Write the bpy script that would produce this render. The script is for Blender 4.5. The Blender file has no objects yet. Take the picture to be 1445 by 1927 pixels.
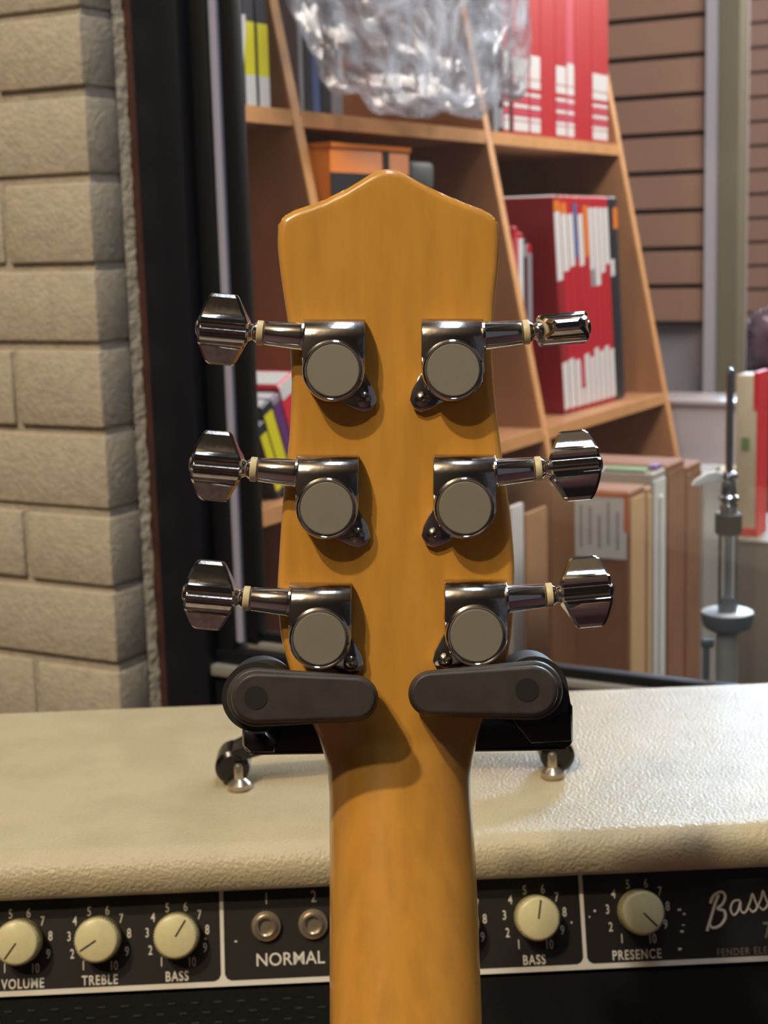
import bpy, bmesh, math, random
from mathutils import Vector, Matrix, noise
random.seed(7)
S = bpy.context.scene
COL = S.collection
# ------------------------------------------------------------------ camera
PW, PH, FPX = 1445.0, 1927.0, 2900.0
CAMZ = 1.15
CAM = Vector((0, 0, CAMZ))
pitch, roll = math.radians(10.0), 0.028
_r0 = Vector((1, 0, 0)); _u0 = Vector((0, math.sin(pitch), math.cos(pitch)))
CD = Vector((0, math.cos(pitch), -math.sin(pitch)))
CR = _r0 * math.cos(roll) - _u0 * math.sin(roll)
CU = _u0 * math.cos(roll) + _r0 * math.sin(roll)
cd = bpy.data.cameras.new('camera'); cam = bpy.data.objects.new('camera', cd); COL.objects.link(cam)
cd.sensor_fit = 'VERTICAL'; cd.sensor_height = 36.0; cd.sensor_width = 27.0
cd.lens = FPX / PH * 36.0; cd.clip_start = 0.01
cam.matrix_world = Matrix(((CR.x, CU.x, -CD.x, 0), (CR.y, CU.y, -CD.y, 0), (CR.z, CU.z, -CD.z, CAMZ), (0, 0, 0, 1)))
cd.dof.use_dof = True; cd.dof.focus_distance = 0.49; cd.dof.aperture_fstop = 26.0
S.camera = cam
# ------------------------------------------------------------------ world
w = bpy.data.worlds.new('world'); S.world = w; w.use_nodes = True
bg = w.node_tree.nodes['Background']; bg.inputs[0].default_value = (0.52, 0.52, 0.62, 1); bg.inputs[1].default_value = 0.085
S.view_settings.view_transform = 'Standard'; S.view_settings.look = 'None'
S.view_settings.gamma = 1.0; S.view_settings.use_curve_mapping = False
S.view_settings.exposure = 1.0
# ------------------------------------------------------------------ shop axes (u along the window, v into the shop)
AY = 0.506
U = Vector((math.cos(AY), -math.sin(AY), 0)); V = Vector((math.sin(AY), math.cos(AY), 0)); Z = Vector((0, 0, 1))
C0 = Vector((-0.2344, 1.3, CAMZ - 0.28615)); FZ = -(CAMZ - 0.28615)      # FZ: the floor, seen from the reference corner
def W(u, v, z): return C0 + U * u + V * v + Z * z          # z measured from a reference point on the wall's corner
def area(name, loc, target, sx, sy, power, col, spread=180):
    l = bpy.data.lights.new(name, 'AREA'); l.shape = 'RECTANGLE'; l.size = sx; l.size_y = sy
    l.energy = power; l.color = col; l.spread = math.radians(spread)
    o = bpy.data.objects.new(name, l); COL.objects.link(o); o.location = loc
    o.rotation_euler = (Vector(target) - Vector(loc)).to_track_quat('-Z', 'Y').to_euler()
    return o
def bulb(name, loc, power, col, rad):
    l = bpy.data.lights.new(name, 'POINT'); l.energy = power; l.color = col; l.shadow_soft_size = rad
    o = bpy.data.objects.new(name, l); COL.objects.link(o); o.location = loc; return o
WARM = (1.0, 0.82, 0.58)
HS = CAM + CD * 0.48
key = (CR * -0.62 + CU * 1.12 - CD * 1.0).normalized()
key2 = (CR * -0.47 + CU * 0.72 - CD * 1.0).normalized()
bulb('key_lamp', HS + key * 6.0, 370, WARM, 0.10)
bulb('second_lamp', HS + key2 * 6.0, 175, WARM, 0.10)
# lamps over the shop floor behind the glass, plus an added strip outside (their sheen lies on the amplifier's top)
area('shop_panel', W(-0.6, 4.4, 1.43), HS + Vector((0.1, 0.3, -0.2)), 1.3, 0.5, 215, (0.52, 0.74, 1.0))
area('added_cool_strip', W(0.55, -0.25, 1.75), W(0.45, -0.3, 0.0), 1.6, 0.22, 6, (0.72, 0.84, 1.0))  # unseen strip above the window's outside, added for cool highlights on the chrome tops
area('shop_panel_front', W(0.75, 0.9, 1.55), W(0.1, 1.0, 0.0), 1.3, 0.3, 25, (0.97, 0.93, 0.9))
area('shop_panel_far', W(0.9, 3.0, 1.48), W(-0.4, 2.4, 0.0), 0.8, 0.8, 26, (1.0, 0.88, 0.78))

# ------------------------------------------------------------------ helpers
def ray(x, y): return (CD * FPX + CR * (x - PW / 2) - CU * (y - PH / 2)) / FPX   # per unit of axis depth
def PD(x, y, depth): return CAM + ray(x, y) * depth
def HIT(x, y, P, n):
    d = ray(x, y); return CAM + d * ((P - CAM).dot(n) / d.dot(n))
def world_loc(o):
    v = Vector(o.location)
    while o.parent: o = o.parent; v += o.location
    return v
def link(name, me, mat, parent=None, origin=None, angle=35, smooth=True, kind=None):
    base = world_loc(parent) if parent else (Vector(origin) if origin is not None else Vector((0, 0, 0)))
    if base.length: me.transform(Matrix.Translation(-base))
    o = bpy.data.objects.new(name, me); COL.objects.link(o)
    if parent: o.parent = parent
    else: o.location = base
    if mat:
        for m in (mat if isinstance(mat, (list, tuple)) else [mat]): me.materials.append(m)
    if smooth:
        me.shade_smooth(); me.set_sharp_from_angle(angle=math.radians(angle))
    if kind: o['kind'] = kind
    return o
def bm_obj(name, bm, mat, parent=None, **k):
    bmesh.ops.recalc_face_normals(bm, faces=bm.faces)
    me = bpy.data.meshes.new(name); bm.to_mesh(me); bm.free(); return link(name, me, mat, parent, **k)
def thing(name, loc, label, cat, group=None):
    o = bpy.data.objects.new(name, None); COL.objects.link(o); o.location = loc; o.empty_display_size = 0.02
    return tag(o, label, cat, group)
def tag(o, label, cat, group=None):
    o['label'] = label; o['category'] = cat
    if group: o['group'] = group
    return o
def add_box(bm, O, ex, ey, ez, bev=0, seg=2):
    """box spanned by three vectors from corner O"""
    vs = [bm.verts.new(O + ex * a + ey * b + ez * c) for a in (0, 1) for b in (0, 1) for c in (0, 1)]
    fs = [bm.faces.new([vs[i] for i in f]) for f in ((0, 1, 3, 2), (4, 6, 7, 5), (0, 4, 5, 1), (2, 3, 7, 6), (0, 2, 6, 4), (1, 5, 7, 3))]
    if bev:
        ed = set(e for f in fs for e in f.edges)
        bmesh.ops.bevel(bm, geom=list(ed), offset=bev, segments=seg, affect='EDGES', profile=0.5)
def box(name, O, ex, ey, ez, mat, parent=None, bev=0, seg=2, **k):
    bm = bmesh.new(); add_box(bm, O, ex, ey, ez, bev, seg); return bm_obj(name, bm, mat, parent, **k)
def add_lathe(bm, C, ax, prof, n=32, ref=None, sq=None):
    """prof: (radius, height along ax); closed at both ends"""
    ax = ax.normalized(); e1 = (ref or (Z if abs(ax.z) < .9 else Vector((1, 0, 0)))); e1 = (e1 - ax * e1.dot(ax)).normalized(); e2 = ax.cross(e1)
    rings = []
    for r, h in prof:
        if r < 1e-7: rings.append([bm.verts.new(C + ax * h)])
        else: rings.append([bm.verts.new(C + ax * h + (e1 * math.cos(2 * math.pi * i / n) + e2 * math.sin(2 * math.pi * i / n)) * r) for i in range(n)])
    for a, b in zip(rings, rings[1:]):
        for i in range(n):
            j = (i + 1) % n
            if len(a) == 1 and len(b) == 1: break
            if len(a) == 1: bm.faces.new((a[0], b[i], b[j]))
            elif len(b) == 1: bm.faces.new((a[i], b[0], a[j]))
            else: bm.faces.new((a[i], b[i], b[j], a[j]))
    for rg in (rings[0], rings[-1]):
        if len(rg) > 1: bm.faces.new(rg)
def lathe(name, C, ax, prof, mat, parent=None, n=32, ref=None, **k):
    bm = bmesh.new(); add_lathe(bm, C, ax, prof, n, ref); return bm_obj(name, bm, mat, parent, **k)
def add_prism(bm, pts, depth_vec, bev=0, seg=2, sup=False):
    """pts: planar world points; extruded by depth_vec"""
    a = [bm.verts.new(p) for p in pts]; b = [bm.verts.new(p + depth_vec) for p in pts]; n = len(pts)
    f0 = bm.faces.new(a); f1 = bm.faces.new(list(reversed(b)))
    for i in range(n): bm.faces.new((a[i], b[i], b[(i + 1) % n], a[(i + 1) % n]))
    if bev:
        bmesh.ops.bevel(bm, geom=list(set(list(f0.edges) + list(f1.edges))), offset=bev, segments=seg, affect='EDGES', profile=0.5)
        if sup: bmesh.ops.inset_region(bm, faces=[f for f in bm.faces if len(f.verts) > 12], thickness=0.0005, use_even_offset=True)
def prism(name, pts, dv, mat, parent=None, bev=0, seg=2, sup=False, **k):
    bm = bmesh.new(); add_prism(bm, pts, dv, bev, seg, sup); return bm_obj(name, bm, mat, parent, **k)
def add_tube(bm, pts, rad, n=10):
    rings = []; prev = None
    for i, p in enumerate(pts):
        t = (pts[min(i + 1, len(pts) - 1)] - pts[max(i - 1, 0)]).normalized()
        if prev is None: e = t.orthogonal().normalized()
        else: e = (prev - t * prev.dot(t)).normalized()
        prev = e; e2 = t.cross(e); r = rad[i] if isinstance(rad, (list, tuple)) else rad
        rings.append([bm.verts.new(p + (e * math.cos(2 * math.pi * k / n) + e2 * math.sin(2 * math.pi * k / n)) * r) for k in range(n)])
    for a, b in zip(rings, rings[1:]):
        for k in range(n): bm.faces.new((a[k], a[(k + 1) % n], b[(k + 1) % n], b[k]))
    bm.faces.new(rings[0]); bm.faces.new(list(reversed(rings[-1])))
def tube(name, pts, rad, mat, parent=None, n=10, **k):
    bm = bmesh.new(); add_tube(bm, pts, rad, n); return bm_obj(name, bm, mat, parent, **k)
def stadium(c1, c2, r1, r2, ex, ey, n=14):
    """outline around two circles centred at c1 and c2 (2-D tuples in the ex/ey frame)"""
    d = Vector((c2[0] - c1[0], c2[1] - c1[1])); a0 = math.atan2(d.y, d.x); off = math.acos((r1 - r2) / d.length)
    P = []
    for k in range(n + 1):
        a = a0 + off + (2 * math.pi - 2 * off) * k / n; P.append((c1[0] + r1 * math.cos(a), c1[1] + r1 * math.sin(a)))
    e = P[-1]; t_ = (c2[0] + r2 * math.cos(a0 - off), c2[1] + r2 * math.sin(a0 - off)); P += [(e[0] + (t_[0] - e[0]) * k / 12, e[1] + (t_[1] - e[1]) * k / 12) for k in range(1, 12)]
    for k in range(n + 1):
        a = a0 - off + 2 * off * k / n; P.append((c2[0] + r2 * math.cos(a), c2[1] + r2 * math.sin(a)))
    e = P[-1]; t_ = P[0]; P += [(e[0] + (t_[0] - e[0]) * k / 12, e[1] + (t_[1] - e[1]) * k / 12) for k in range(1, 12)]
    return P
def text_mesh(txt, size, sx=1.0, bold=0.0, spacing=1.0):
    c = bpy.data.curves.new('t', 'FONT'); c.body = txt; c.size = size; c.align_x = 'CENTER'; c.align_y = 'CENTER'
    c.offset = bold; c.extrude = 0.0001; c.resolution_u = 4; c.space_character = spacing
    o = bpy.data.objects.new('t', c); COL.objects.link(o)
    me = bpy.data.meshes.new_from_object(o.evaluated_get(bpy.context.evaluated_depsgraph_get()))
    me.transform(Matrix.Diagonal((sx, 1, 1, 1)))
    bpy.data.objects.remove(o); bpy.data.curves.remove(c); return me
def place_text(bm, txt, size, P, ex, ey, sx=1.0, bold=0.0, spacing=1.0):
    me = text_mesh(txt, size, sx, bold, spacing); ez = ex.cross(ey)
    me.transform(Matrix(((ex.x, ey.x, ez.x, P.x), (ex.y, ey.y, ez.y, P.y), (ex.z, ey.z, ez.z, P.z), (0, 0, 0, 1))))
    bm.from_mesh(me); bpy.data.meshes.remove(me)

# ------------------------------------------------------------------ materials
def srgb(h):
    h = h.lstrip('#'); c = [int(h[i:i + 2], 16) / 255 for i in (0, 2, 4)]
    return tuple((x / 12.92 if x <= 0.04045 else ((x + 0.055) / 1.055) ** 2.4) for x in c) + (1,)
def mat(name, col, rough=0.5, metal=0.0, var=0.0, vscale=40, bump=0.0, bscale=200, bdist=0.001, coat=0.0, spec=0.5, stretch=None, col2=None, detail=4, btype='noise', rvar=0.0):
    m = bpy.data.materials.new(name); m.use_nodes = True; nt = m.node_tree; b = nt.nodes['Principled BSDF']
    c = srgb(col) if isinstance(col, str) else col
    b.inputs['Base Color'].default_value = c; b.inputs['Roughness'].default_value = rough; b.inputs['Metallic'].default_value = metal
    b.inputs['Coat Weight'].default_value = coat; b.inputs['Coat Roughness'].default_value = 0.08; b.inputs['Specular IOR Level'].default_value = spec
    tc = nt.nodes.new('ShaderNodeTexCoord'); src = tc.outputs['Object']
    if stretch:
        mp = nt.nodes.new('ShaderNodeMapping'); mp.inputs['Scale'].default_value = stretch[:3]
        if len(stretch) > 3: mp.inputs['Rotation'].default_value = stretch[3]
        nt.links.new(src, mp.inputs[0]); src = mp.outputs[0]
    if var or col2:
        nz = nt.nodes.new('ShaderNodeTexNoise'); nz.inputs['Scale'].default_value = vscale; nz.inputs['Detail'].default_value = detail
        nt.links.new(src, nz.inputs['Vector'])
        rp = nt.nodes.new('ShaderNodeValToRGB'); c2 = srgb(col2) if col2 else tuple(x * (1 - var) for x in c[:3]) + (1,)
        rp.color_ramp.elements[0].color = c2; rp.color_ramp.elements[1].color = c
        rp.color_ramp.elements[0].position = 0.32; rp.color_ramp.elements[1].position = 0.62
        nt.links.new(nz.outputs['Fac'], rp.inputs[0]); nt.links.new(rp.outputs[0], b.inputs['Base Color'])
        if rvar:
            mr = nt.nodes.new('ShaderNodeMapRange'); mr.inputs[3].default_value = rough + rvar; mr.inputs[4].default_value = max(rough - rvar, 0.02)
            nt.links.new(nz.outputs['Fac'], mr.inputs[0]); nt.links.new(mr.outputs[0], b.inputs['Roughness'])
    if bump:
        if btype == 'voronoi':
            n2 = nt.nodes.new('ShaderNodeTexVoronoi'); out = n2.outputs['Distance']
        else:
            n2 = nt.nodes.new('ShaderNodeTexNoise'); n2.inputs['Detail'].default_value = 3; out = n2.outputs['Fac']
        n2.inputs['Scale'].default_value = bscale; nt.links.new(tc.outputs['Object'], n2.inputs['Vector'])
        bp = nt.nodes.new('ShaderNodeBump'); bp.inputs['Strength'].default_value = bump; bp.inputs['Distance'].default_value = bdist
        nt.links.new(out, bp.inputs['Height']); nt.links.new(bp.outputs[0], b.inputs['Normal'])
    return m
def film(name, tint, clear, rough=0.12, bump=0.0, bscale=30, haze=0.25, ior=1.5, gfix=0):
    """thin clear film: transparent + fresnel gloss + a little milky scatter"""
    m = bpy.data.materials.new(name); m.use_nodes = True; nt = m.node_tree; nt.nodes.clear()
    out = nt.nodes.new('ShaderNodeOutputMaterial'); tr = nt.nodes.new('ShaderNodeBsdfTransparent'); tr.inputs[0].default_value = clear
    df = nt.nodes.new('ShaderNodeBsdfDiffuse'); df.inputs[0].default_value = tint
    gl = nt.nodes.new('ShaderNodeBsdfGlossy'); gl.inputs['Roughness'].default_value = rough; gl.inputs[0].default_value = (1, 1, 1, 1)
    m1 = nt.nodes.new('ShaderNodeMixShader'); m1.inputs[0].default_value = haze
    fr = nt.nodes.new('ShaderNodeFresnel'); fr.inputs[0].default_value = ior
    m2 = nt.nodes.new('ShaderNodeMixShader')
    nt.links.new(tr.outputs[0], m1.inputs[1]); nt.links.new(df.outputs[0], m1.inputs[2]); nt.links.new(m1.outputs[0], m2.inputs[1])
    nt.links.new(gl.outputs[0], m2.inputs[2])
    if gfix: m2.inputs[0].default_value = gfix
    else: nt.links.new(fr.outputs[0], m2.inputs[0])
    nt.links.new(m2.outputs[0], out.inputs[0])
    if bump:
        t3 = nt.nodes.new('ShaderNodeTexCoord'); n3 = nt.nodes.new('ShaderNodeTexNoise'); n3.inputs['Scale'].default_value = bscale * 1.3; n3.inputs['Detail'].default_value = 5; n3.inputs['Distortion'].default_value = 2.0
        r3 = nt.nodes.new('ShaderNodeMapRange'); r3.inputs[1].default_value = 0.38; r3.inputs[2].default_value = 0.68; r3.inputs[3].default_value = haze * 0.25; r3.inputs[4].default_value = haze * 2.1
        nt.links.new(t3.outputs['Object'], n3.inputs['Vector']); nt.links.new(n3.outputs['Fac'], r3.inputs[0]); nt.links.new(r3.outputs[0], m1.inputs[0])
        tc = nt.nodes.new('ShaderNodeTexCoord'); n2 = nt.nodes.new('ShaderNodeTexNoise'); n2.inputs['Scale'].default_value = bscale; n2.inputs['Detail'].default_value = 3; n2.inputs['Distortion'].default_value = 1.5
        nt.links.new(tc.outputs['Object'], n2.inputs['Vector'])
        bp = nt.nodes.new('ShaderNodeBump'); bp.inputs['Strength'].default_value = bump; bp.inputs['Distance'].default_value = 0.01
        nt.links.new(n2.outputs['Fac'], bp.inputs['Height'])
        for nd in (df, gl, fr): nt.links.new(bp.outputs[0], nd.inputs['Normal'])
    return m
M = {}
M['maple'] = mat('amber_maple', '#D2983F', 0.30, var=0.16, vscale=60, stretch=(3.0, 3.0, 0.22), coat=0.5, rvar=0.05)
M['binding'] = mat('aged_binding', '#CDB88C', 0.4)
M['rosewood'] = mat('fretboard_wood', '#3A2418', 0.5)
M['chrome'] = mat('chrome', '#D8D4D2', 0.09, 1.0, bump=0.05, bscale=260, bdist=0.0006)
M['worn_chrome'] = mat('worn_chrome', '#C8C2BC', 0.16, 1.0, var=0.35, vscale=420, rvar=0.08, bump=0.08, bscale=320, bdist=0.0006)
M['satin'] = mat('satin_nickel_cap', '#8E8A7E', 0.48, 0.35, var=0.04, vscale=900)
M['satin_text'] = mat('faint_etching', '#7C786C', 0.5, 0.3)
M['cream'] = mat('cream_plastic', '#DCCDA4', 0.4)
M['screw'] = mat('nickel_screw', '#A59C90', 0.2, 1.0)
M['black_rubber'] = mat('black_rubber', '#403C3A', 0.46, var=0.25, vscale=160, bump=0.12, bscale=500, bdist=0.0004)
M['black_dimple'] = mat('black_dimple', '#1B1A1A', 0.6)
M['hole_black'] = mat('hole_black', '#050505', 0.9, spec=0.1)
M['black_gloss'] = mat('black_enamel', '#0C0C10', 0.16)
M['black_leather'] = mat('black_strap', '#121113', 0.22, bump=0.08, bscale=200, bdist=0.0006)
M['nickel'] = mat('warm_nickel', '#C9BCA6', 0.26, 0.85)
M['tolex'] = mat('cream_tolex', '#C6BA9A', 0.27, var=0.10, vscale=30, bump=0.8, bscale=600, bdist=0.0011, btype='noise')
M['panel'] = mat('black_panel', '#1E1B1A', 0.5, var=0.2, vscale=60)
M['white_print'] = mat('white_print', '#E3E0D6', 0.5)
M['print_in_shade'] = mat('shaded_print', '#77716A', 0.5)  # white print darkened: the headstock's shadow is put into its colour
M['knob'] = mat('ivory_knob', '#D6CE9F', 0.28, var=0.06, vscale=300)
M['knob_line'] = mat('knob_pointer_black', '#1D1A16', 0.5)
M['grille'] = mat('black_grille_cloth', '#101113', 0.7, bump=0.5, bscale=500, bdist=0.0006)
M['grille_dash'] = mat('grille_thread_grey', '#3A3B40', 0.6)
M['paint_brick'] = mat('painted_brick', '#C5BAA6', 0.75, var=0.16, vscale=90, bump=0.65, bscale=230, bdist=0.002, detail=6)
M['mortar'] = mat('painted_mortar', '#B7AE9F', 0.8, var=0.15, vscale=60, bump=0.8, bscale=140, bdist=0.003)
M['rough_paint'] = mat('rough_painted_render', '#BDB6A8', 0.75, var=0.18, vscale=90, bump=0.8, bscale=150, bdist=0.004)
M['rust_wood'] = mat('rust_brown_trim', '#4A2A22', 0.6, var=0.35, vscale=30, bump=0.4, bscale=90, bdist=0.003)
M['frame_black'] = mat('black_window_frame', '#14151F', 0.42)
M['frame_dark'] = mat('dark_window_gasket', '#0B0C10', 0.5)
M['frame_alu'] = mat('aluminium_bead', '#C6C8E6', 0.34, 0.25)
M['frame_grey'] = mat('grey_sill_bead', '#8B8A86', 0.5)
M['shelf_face'] = mat('shelf_oak_edge', '#C08A56', 0.5, var=0.15, vscale=40)
M['shelf_wood'] = mat('shelf_wood', '#A06F4B', 0.5, var=0.18, vscale=25, stretch=(1, 1, 0.3))
M['slat'] = mat('slatwall_panel', '#93705C', 0.5, var=0.06, vscale=10)
M['slat_gap'] = mat('slatwall_groove', '#4A352D', 0.7)
M['store_wall'] = mat('lavender_grey_wall', '#8E8486', 0.7)
M['post_olive'] = mat('olive_post', '#67614F', 0.6)
M['post_highlight'] = mat('pale_trim_highlight', '#B6B2BA', 0.35, 0.3)  # bluish-white highlight along the post's edge, put into the colour
M['floor'] = mat('store_floor', '#71695C', 0.6, var=0.12, vscale=4)
M['street_floor'] = mat('dark_floor_tiles', '#4A3440', 0.6, var=0.2, vscale=3)
M['ceiling'] = mat('ceiling_paint', '#6B645C', 0.8)
M['dark_wall'] = mat('dark_wall', '#2A2526', 0.8)
M['kraft'] = mat('kraft_cardboard', '#A17A55', 0.7, var=0.1, vscale=20)
M['kraft_dark'] = mat('brown_cardboard', '#84583A', 0.7, var=0.15, vscale=20)
M['kraft_edge'] = mat('cardboard_edge', '#B89468', 0.75)
M['white_card'] = mat('white_card', '#C9C7C2', 0.6, var=0.04, vscale=30)
M['print_grey'] = mat('label_print_grey', '#96928F', 0.6)
M['orange_card'] = mat('orange_card', '#C4602F', 0.6)
M['pale_plastic'] = mat('pale_lavender_plastic', '#A39A9C', 0.25, var=0.08, vscale=8)
M['beige_board'] = mat('beige_board', '#B5A88E', 0.5, var=0.1, vscale=12)
M['clear_grey'] = mat('grey_clear_board', '#9D9892', 0.25, var=0.12, vscale=12)
M['red_card'] = mat('red_card', '#C01F28', 0.5)
M['green_print'] = mat('green_print', '#5E7A4A', 0.6)
M['violet_print'] = mat('violet_print', '#8B6C99', 0.6)
M['chrome_soft'] = mat('hihat_chrome', '#C3C6CC', 0.14, 1.0)
M['black_plastic'] = mat('black_plastic', '#08090C', 0.6)
M['grey_felt'] = mat('grey_cup', '#596062', 0.5)
M['grey_cup_top'] = mat('pale_cup_top', '#A5A9AE', 0.4)
M['clear_tube'] = film('clear_tube', (0.8, 0.8, 0.8, 1), (0.92, 0.93, 0.93, 1), 0.06, haze=0.16)
M['bag'] = film('clear_bag', (0.48, 0.50, 0.56, 1), (0.95, 0.95, 0.95, 1), 0.12, bump=0.45, bscale=10, haze=0.42, gfix=0.10)
M['bag_dark'] = mat('dark_plum_bag', '#5A4146', 0.18, var=0.5, vscale=20, bump=0.8, bscale=24, bdist=0.01)
M['glass'] = film('window_glass', (0.6, 0.6, 0.65, 1), (0.97, 0.98, 0.98, 1), 0.0, haze=0.014)
for k, h in dict(red='#A81625', deepred='#84131E', black='#1B1B22', navy='#20222E', white='#C8C6C4', yellow='#CBC11E', purple='#5B2A66', orange='#CE6F1C',
                 pink='#B84458', grey='#85848A', blue='#4A5C8C', crimson='#C4283A').items():
    M['b_' + k] = mat('cover_' + k, h, 0.42)

# ================================================================== SETTING
FL = 0.0
def quad_slab(name, O, ex, ey, ez, m, **k):
    return box(name, O, ex, ey, ez, m, smooth=False, kind='structure', **k)
# floor outside and inside the window line
quad_slab('floor', W(-9, -9, FZ - 0.05), U * 18, V * 9.06, Z * 0.05, M['street_floor'])
quad_slab('floor', W(-4, 0.06, FZ - 0.05), U * 10, V * 7, Z * 0.05, M['floor'])
quad_slab('ceiling', W(-4, 0.06, 2.25), U * 10, V * 7, Z * 0.05, M['ceiling'])
quad_slab('ceiling', W(-9, -12, 5.6), U * 18, V * 12.05, Z * 0.05, M['ceiling'])
quad_slab('wall_rear', W(-9, -9, FZ), U * 18, V * 0.05, Z * 6.4, M['dark_wall'])
# ---- left wall of painted bricks
wl = box('wall_left', W(-2.2, 0.0032, FZ), U * 2.1975, V * 0.0448, Z * 3.1, M['mortar'], smooth=False, kind='structure', origin=W(-1.1, 0.025, FZ))
rows = [0.0]
joint_z = [0.6145, 0.5452, 0.4763, 0.4133, 0.3448, 0.2719, 0.2052, 0.1324, 0.0619, -0.0056, -0.0747, -0.143, -0.211, -0.279]
for i in range(len(joint_z) - 1):
    zt, zb = joint_z[i] - 0.004, joint_z[i + 1] + 0.004
    x = 0.0; first = [0.205, 0.1][i % 2] if True else 0
    widths = ([0.098] if i % 2 == 0 else [0.2]) + [0.2] * 3
    # the rows with a visible upright joint near the corner
    for k, wd in enumerate(widths):
        g = 0.0055
        jit = random.uniform(-0.0008, 0.0012)
        bm = bmesh.new()
        add_box(bm, W(x - wd + g, -0.001 - jit, zb + random.uniform(-.001, .001)), U * (wd - g - (0 if k else 0.0) - 0.001), V * (0.049 if k == 0 else 0.02), Z * (zt - zb), 0.0016, 2)
        bm_obj('brick', bm, M['paint_brick'] if True else None, wl, angle=60)
        x -= wd
# rough painted return and ragged paint edge, brown timber strip
def ragged(name, u, v0, z0, z1, m, wd, amp, parent, seed=0, dv=0.004):
    bm = bmesh.new(); n = 190; A = []; 
    for i in range(n + 1):
        z = z0 + (z1 - z0) * i / n
        e = wd + amp * noise.noise(Vector((z * 38, seed, 0))) + amp * 0.7 * noise.noise(Vector((z * 120, seed + 3, 0)))
        bulge = 0.0012 * noise.noise(Vector((z * 160, seed + 9, 0)))
        A.append([bm.verts.new(W(u, v0, z)), bm.verts.new(W(u + 0.0022 + bulge, v0 + e * 0.45, z)), bm.verts.new(W(u + 0.0040 + bulge * 2, v0 + e * 0.8, z)), bm.verts.new(W(u - 0.002, v0 + e, z))])
    for a, b in zip(A, A[1:]):
        for k in range(3): bm.faces.new((a[k], a[k + 1], b[k + 1], b[k]))
    return bm_obj(name, bm, m, parent, angle=80)
ragged('paint_edge', 0.0005, 0.040, -0.28, 0.6, M['rough_paint'], 0.0125, 0.0035, wl)
tr1 = quad_slab('trim_1', W(-0.03, 0.0505, FZ), U * 0.046, V * 0.012, Z * 3.1, M['rust_wood'])
# ---- window 1: frame, beads, sill, pane
win = thing('window_1', W(0.0, 0.08, FZ), '', ''); del win['label']; del win['category']; win['kind'] = 'structure'
def wbox(name, u0, u1, v0, v1, z0, z1, m, bev=0.0, par=win): return box(name, W(u0, v0, z0), U * (u1 - u0), V * (v1 - v0), Z * (z1 - z0), m, par, bev)
wbox('frame_post', 0.015, 0.062, 0.045, 0.075, FZ, 1.74, M['frame_black'], 0.002)
wbox('frame_post_step', 0.062, 0.0785, 0.062, 0.080, FZ, 1.74, M['frame_dark'], 0.001)
wbox('aluminium_bead', 0.0785, 0.0865, 0.066, 0.078, -0.06, 1.74, M['frame_alu'], 0.002)
wbox('gasket', 0.0865, 0.098, 0.070, 0.088, -0.06, 1.74, M['frame_dark'], 0.001)
wbox('sill', 0.062, 3.2, 0.058, 0.13, -0.078, -0.066, M['frame_dark'], 0.001)
wbox('sill_bead', 0.0865, 3.2, 0.072, 0.10, -0.066, -0.060, M['frame_grey'], 0.001)
wbox('sill_upstand', 0.0865, 3.2, 0.078, 0.09, -0.060, -0.052, M['frame_dark'], 0.001)
wbox('sill_lower', 0.030, 3.2, 0.050, 0.13, -0.0875, -0.078, M['frame_grey'], 0.001)
wbox('sill_apron', 0.030, 3.2, 0.056, 0.13, FZ, -0.0875, M['frame_black'])
wbox('head_rail', 0.015, 3.2, 0.05, 0.12, 1.50, 1.74, M['frame_black'])
wbox('pane', 0.096, 3.2, 0.0815, 0.0865, -0.054, 1.50, M['glass'])
# ---- inside the shop: side wall, slatwall, post, far slatwall
quad_slab('wall_side', W(-1.2, 0.12, FZ), U * 0.05, V * 7, Z * 3.1, M['store_wall'])
quad_slab('wall_back', W(-1.2, 5.2, FZ), U * 7, V * 0.05, Z * 3.1, M['dark_wall'])
def slatwall(name, u0, u1, v, z0, z1, pitch, zr, lab):
    t = thing(name, W((u0 + u1) / 2, v, z0), *lab)
    box('backing', W(u0, v + 0.012, z0), U * (u1 - u0), V * 0.02, Z * (z1 - z0), M['slat_gap'], t, smooth=False)
    z = zr
    while z < z1:
        box('slat', W(u0 + 0.002, v, z + 0.005), U * (u1 - u0 - 0.004), V * 0.0119, Z * (pitch - 0.010), M['slat'], t, 0.0015, 1); z += pitch
    return t
slatwall('slatwall_panel', -0.62, -0.096, 2.0, 0.1035, 0.95, 0.0745, 0.1035, ('brown slatwall panel behind the open bookcase, left of the pale post', 'slatwall'))
quad_slab('wall_partition', W(-0.62, 2.033, FZ), U * 0.585, V * 0.05, Z * 3.1, M['store_wall'])
quad_slab('trim_2', W(-0.0935, 1.985, FZ), U * 0.028, V * 0.04, Z * 3.1, M['post_highlight'])
quad_slab('trim_3', W(-0.0655, 1.98, FZ), U * 0.040, V * 0.06, Z * 3.1, M['post_olive'])
slatwall('far_slatwall', -1.1, 1.6, 4.2, -0.15, 1.3, 0.079, -0.15, ('far brown slatwall seen to the right of the olive post', 'slatwall'))

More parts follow.
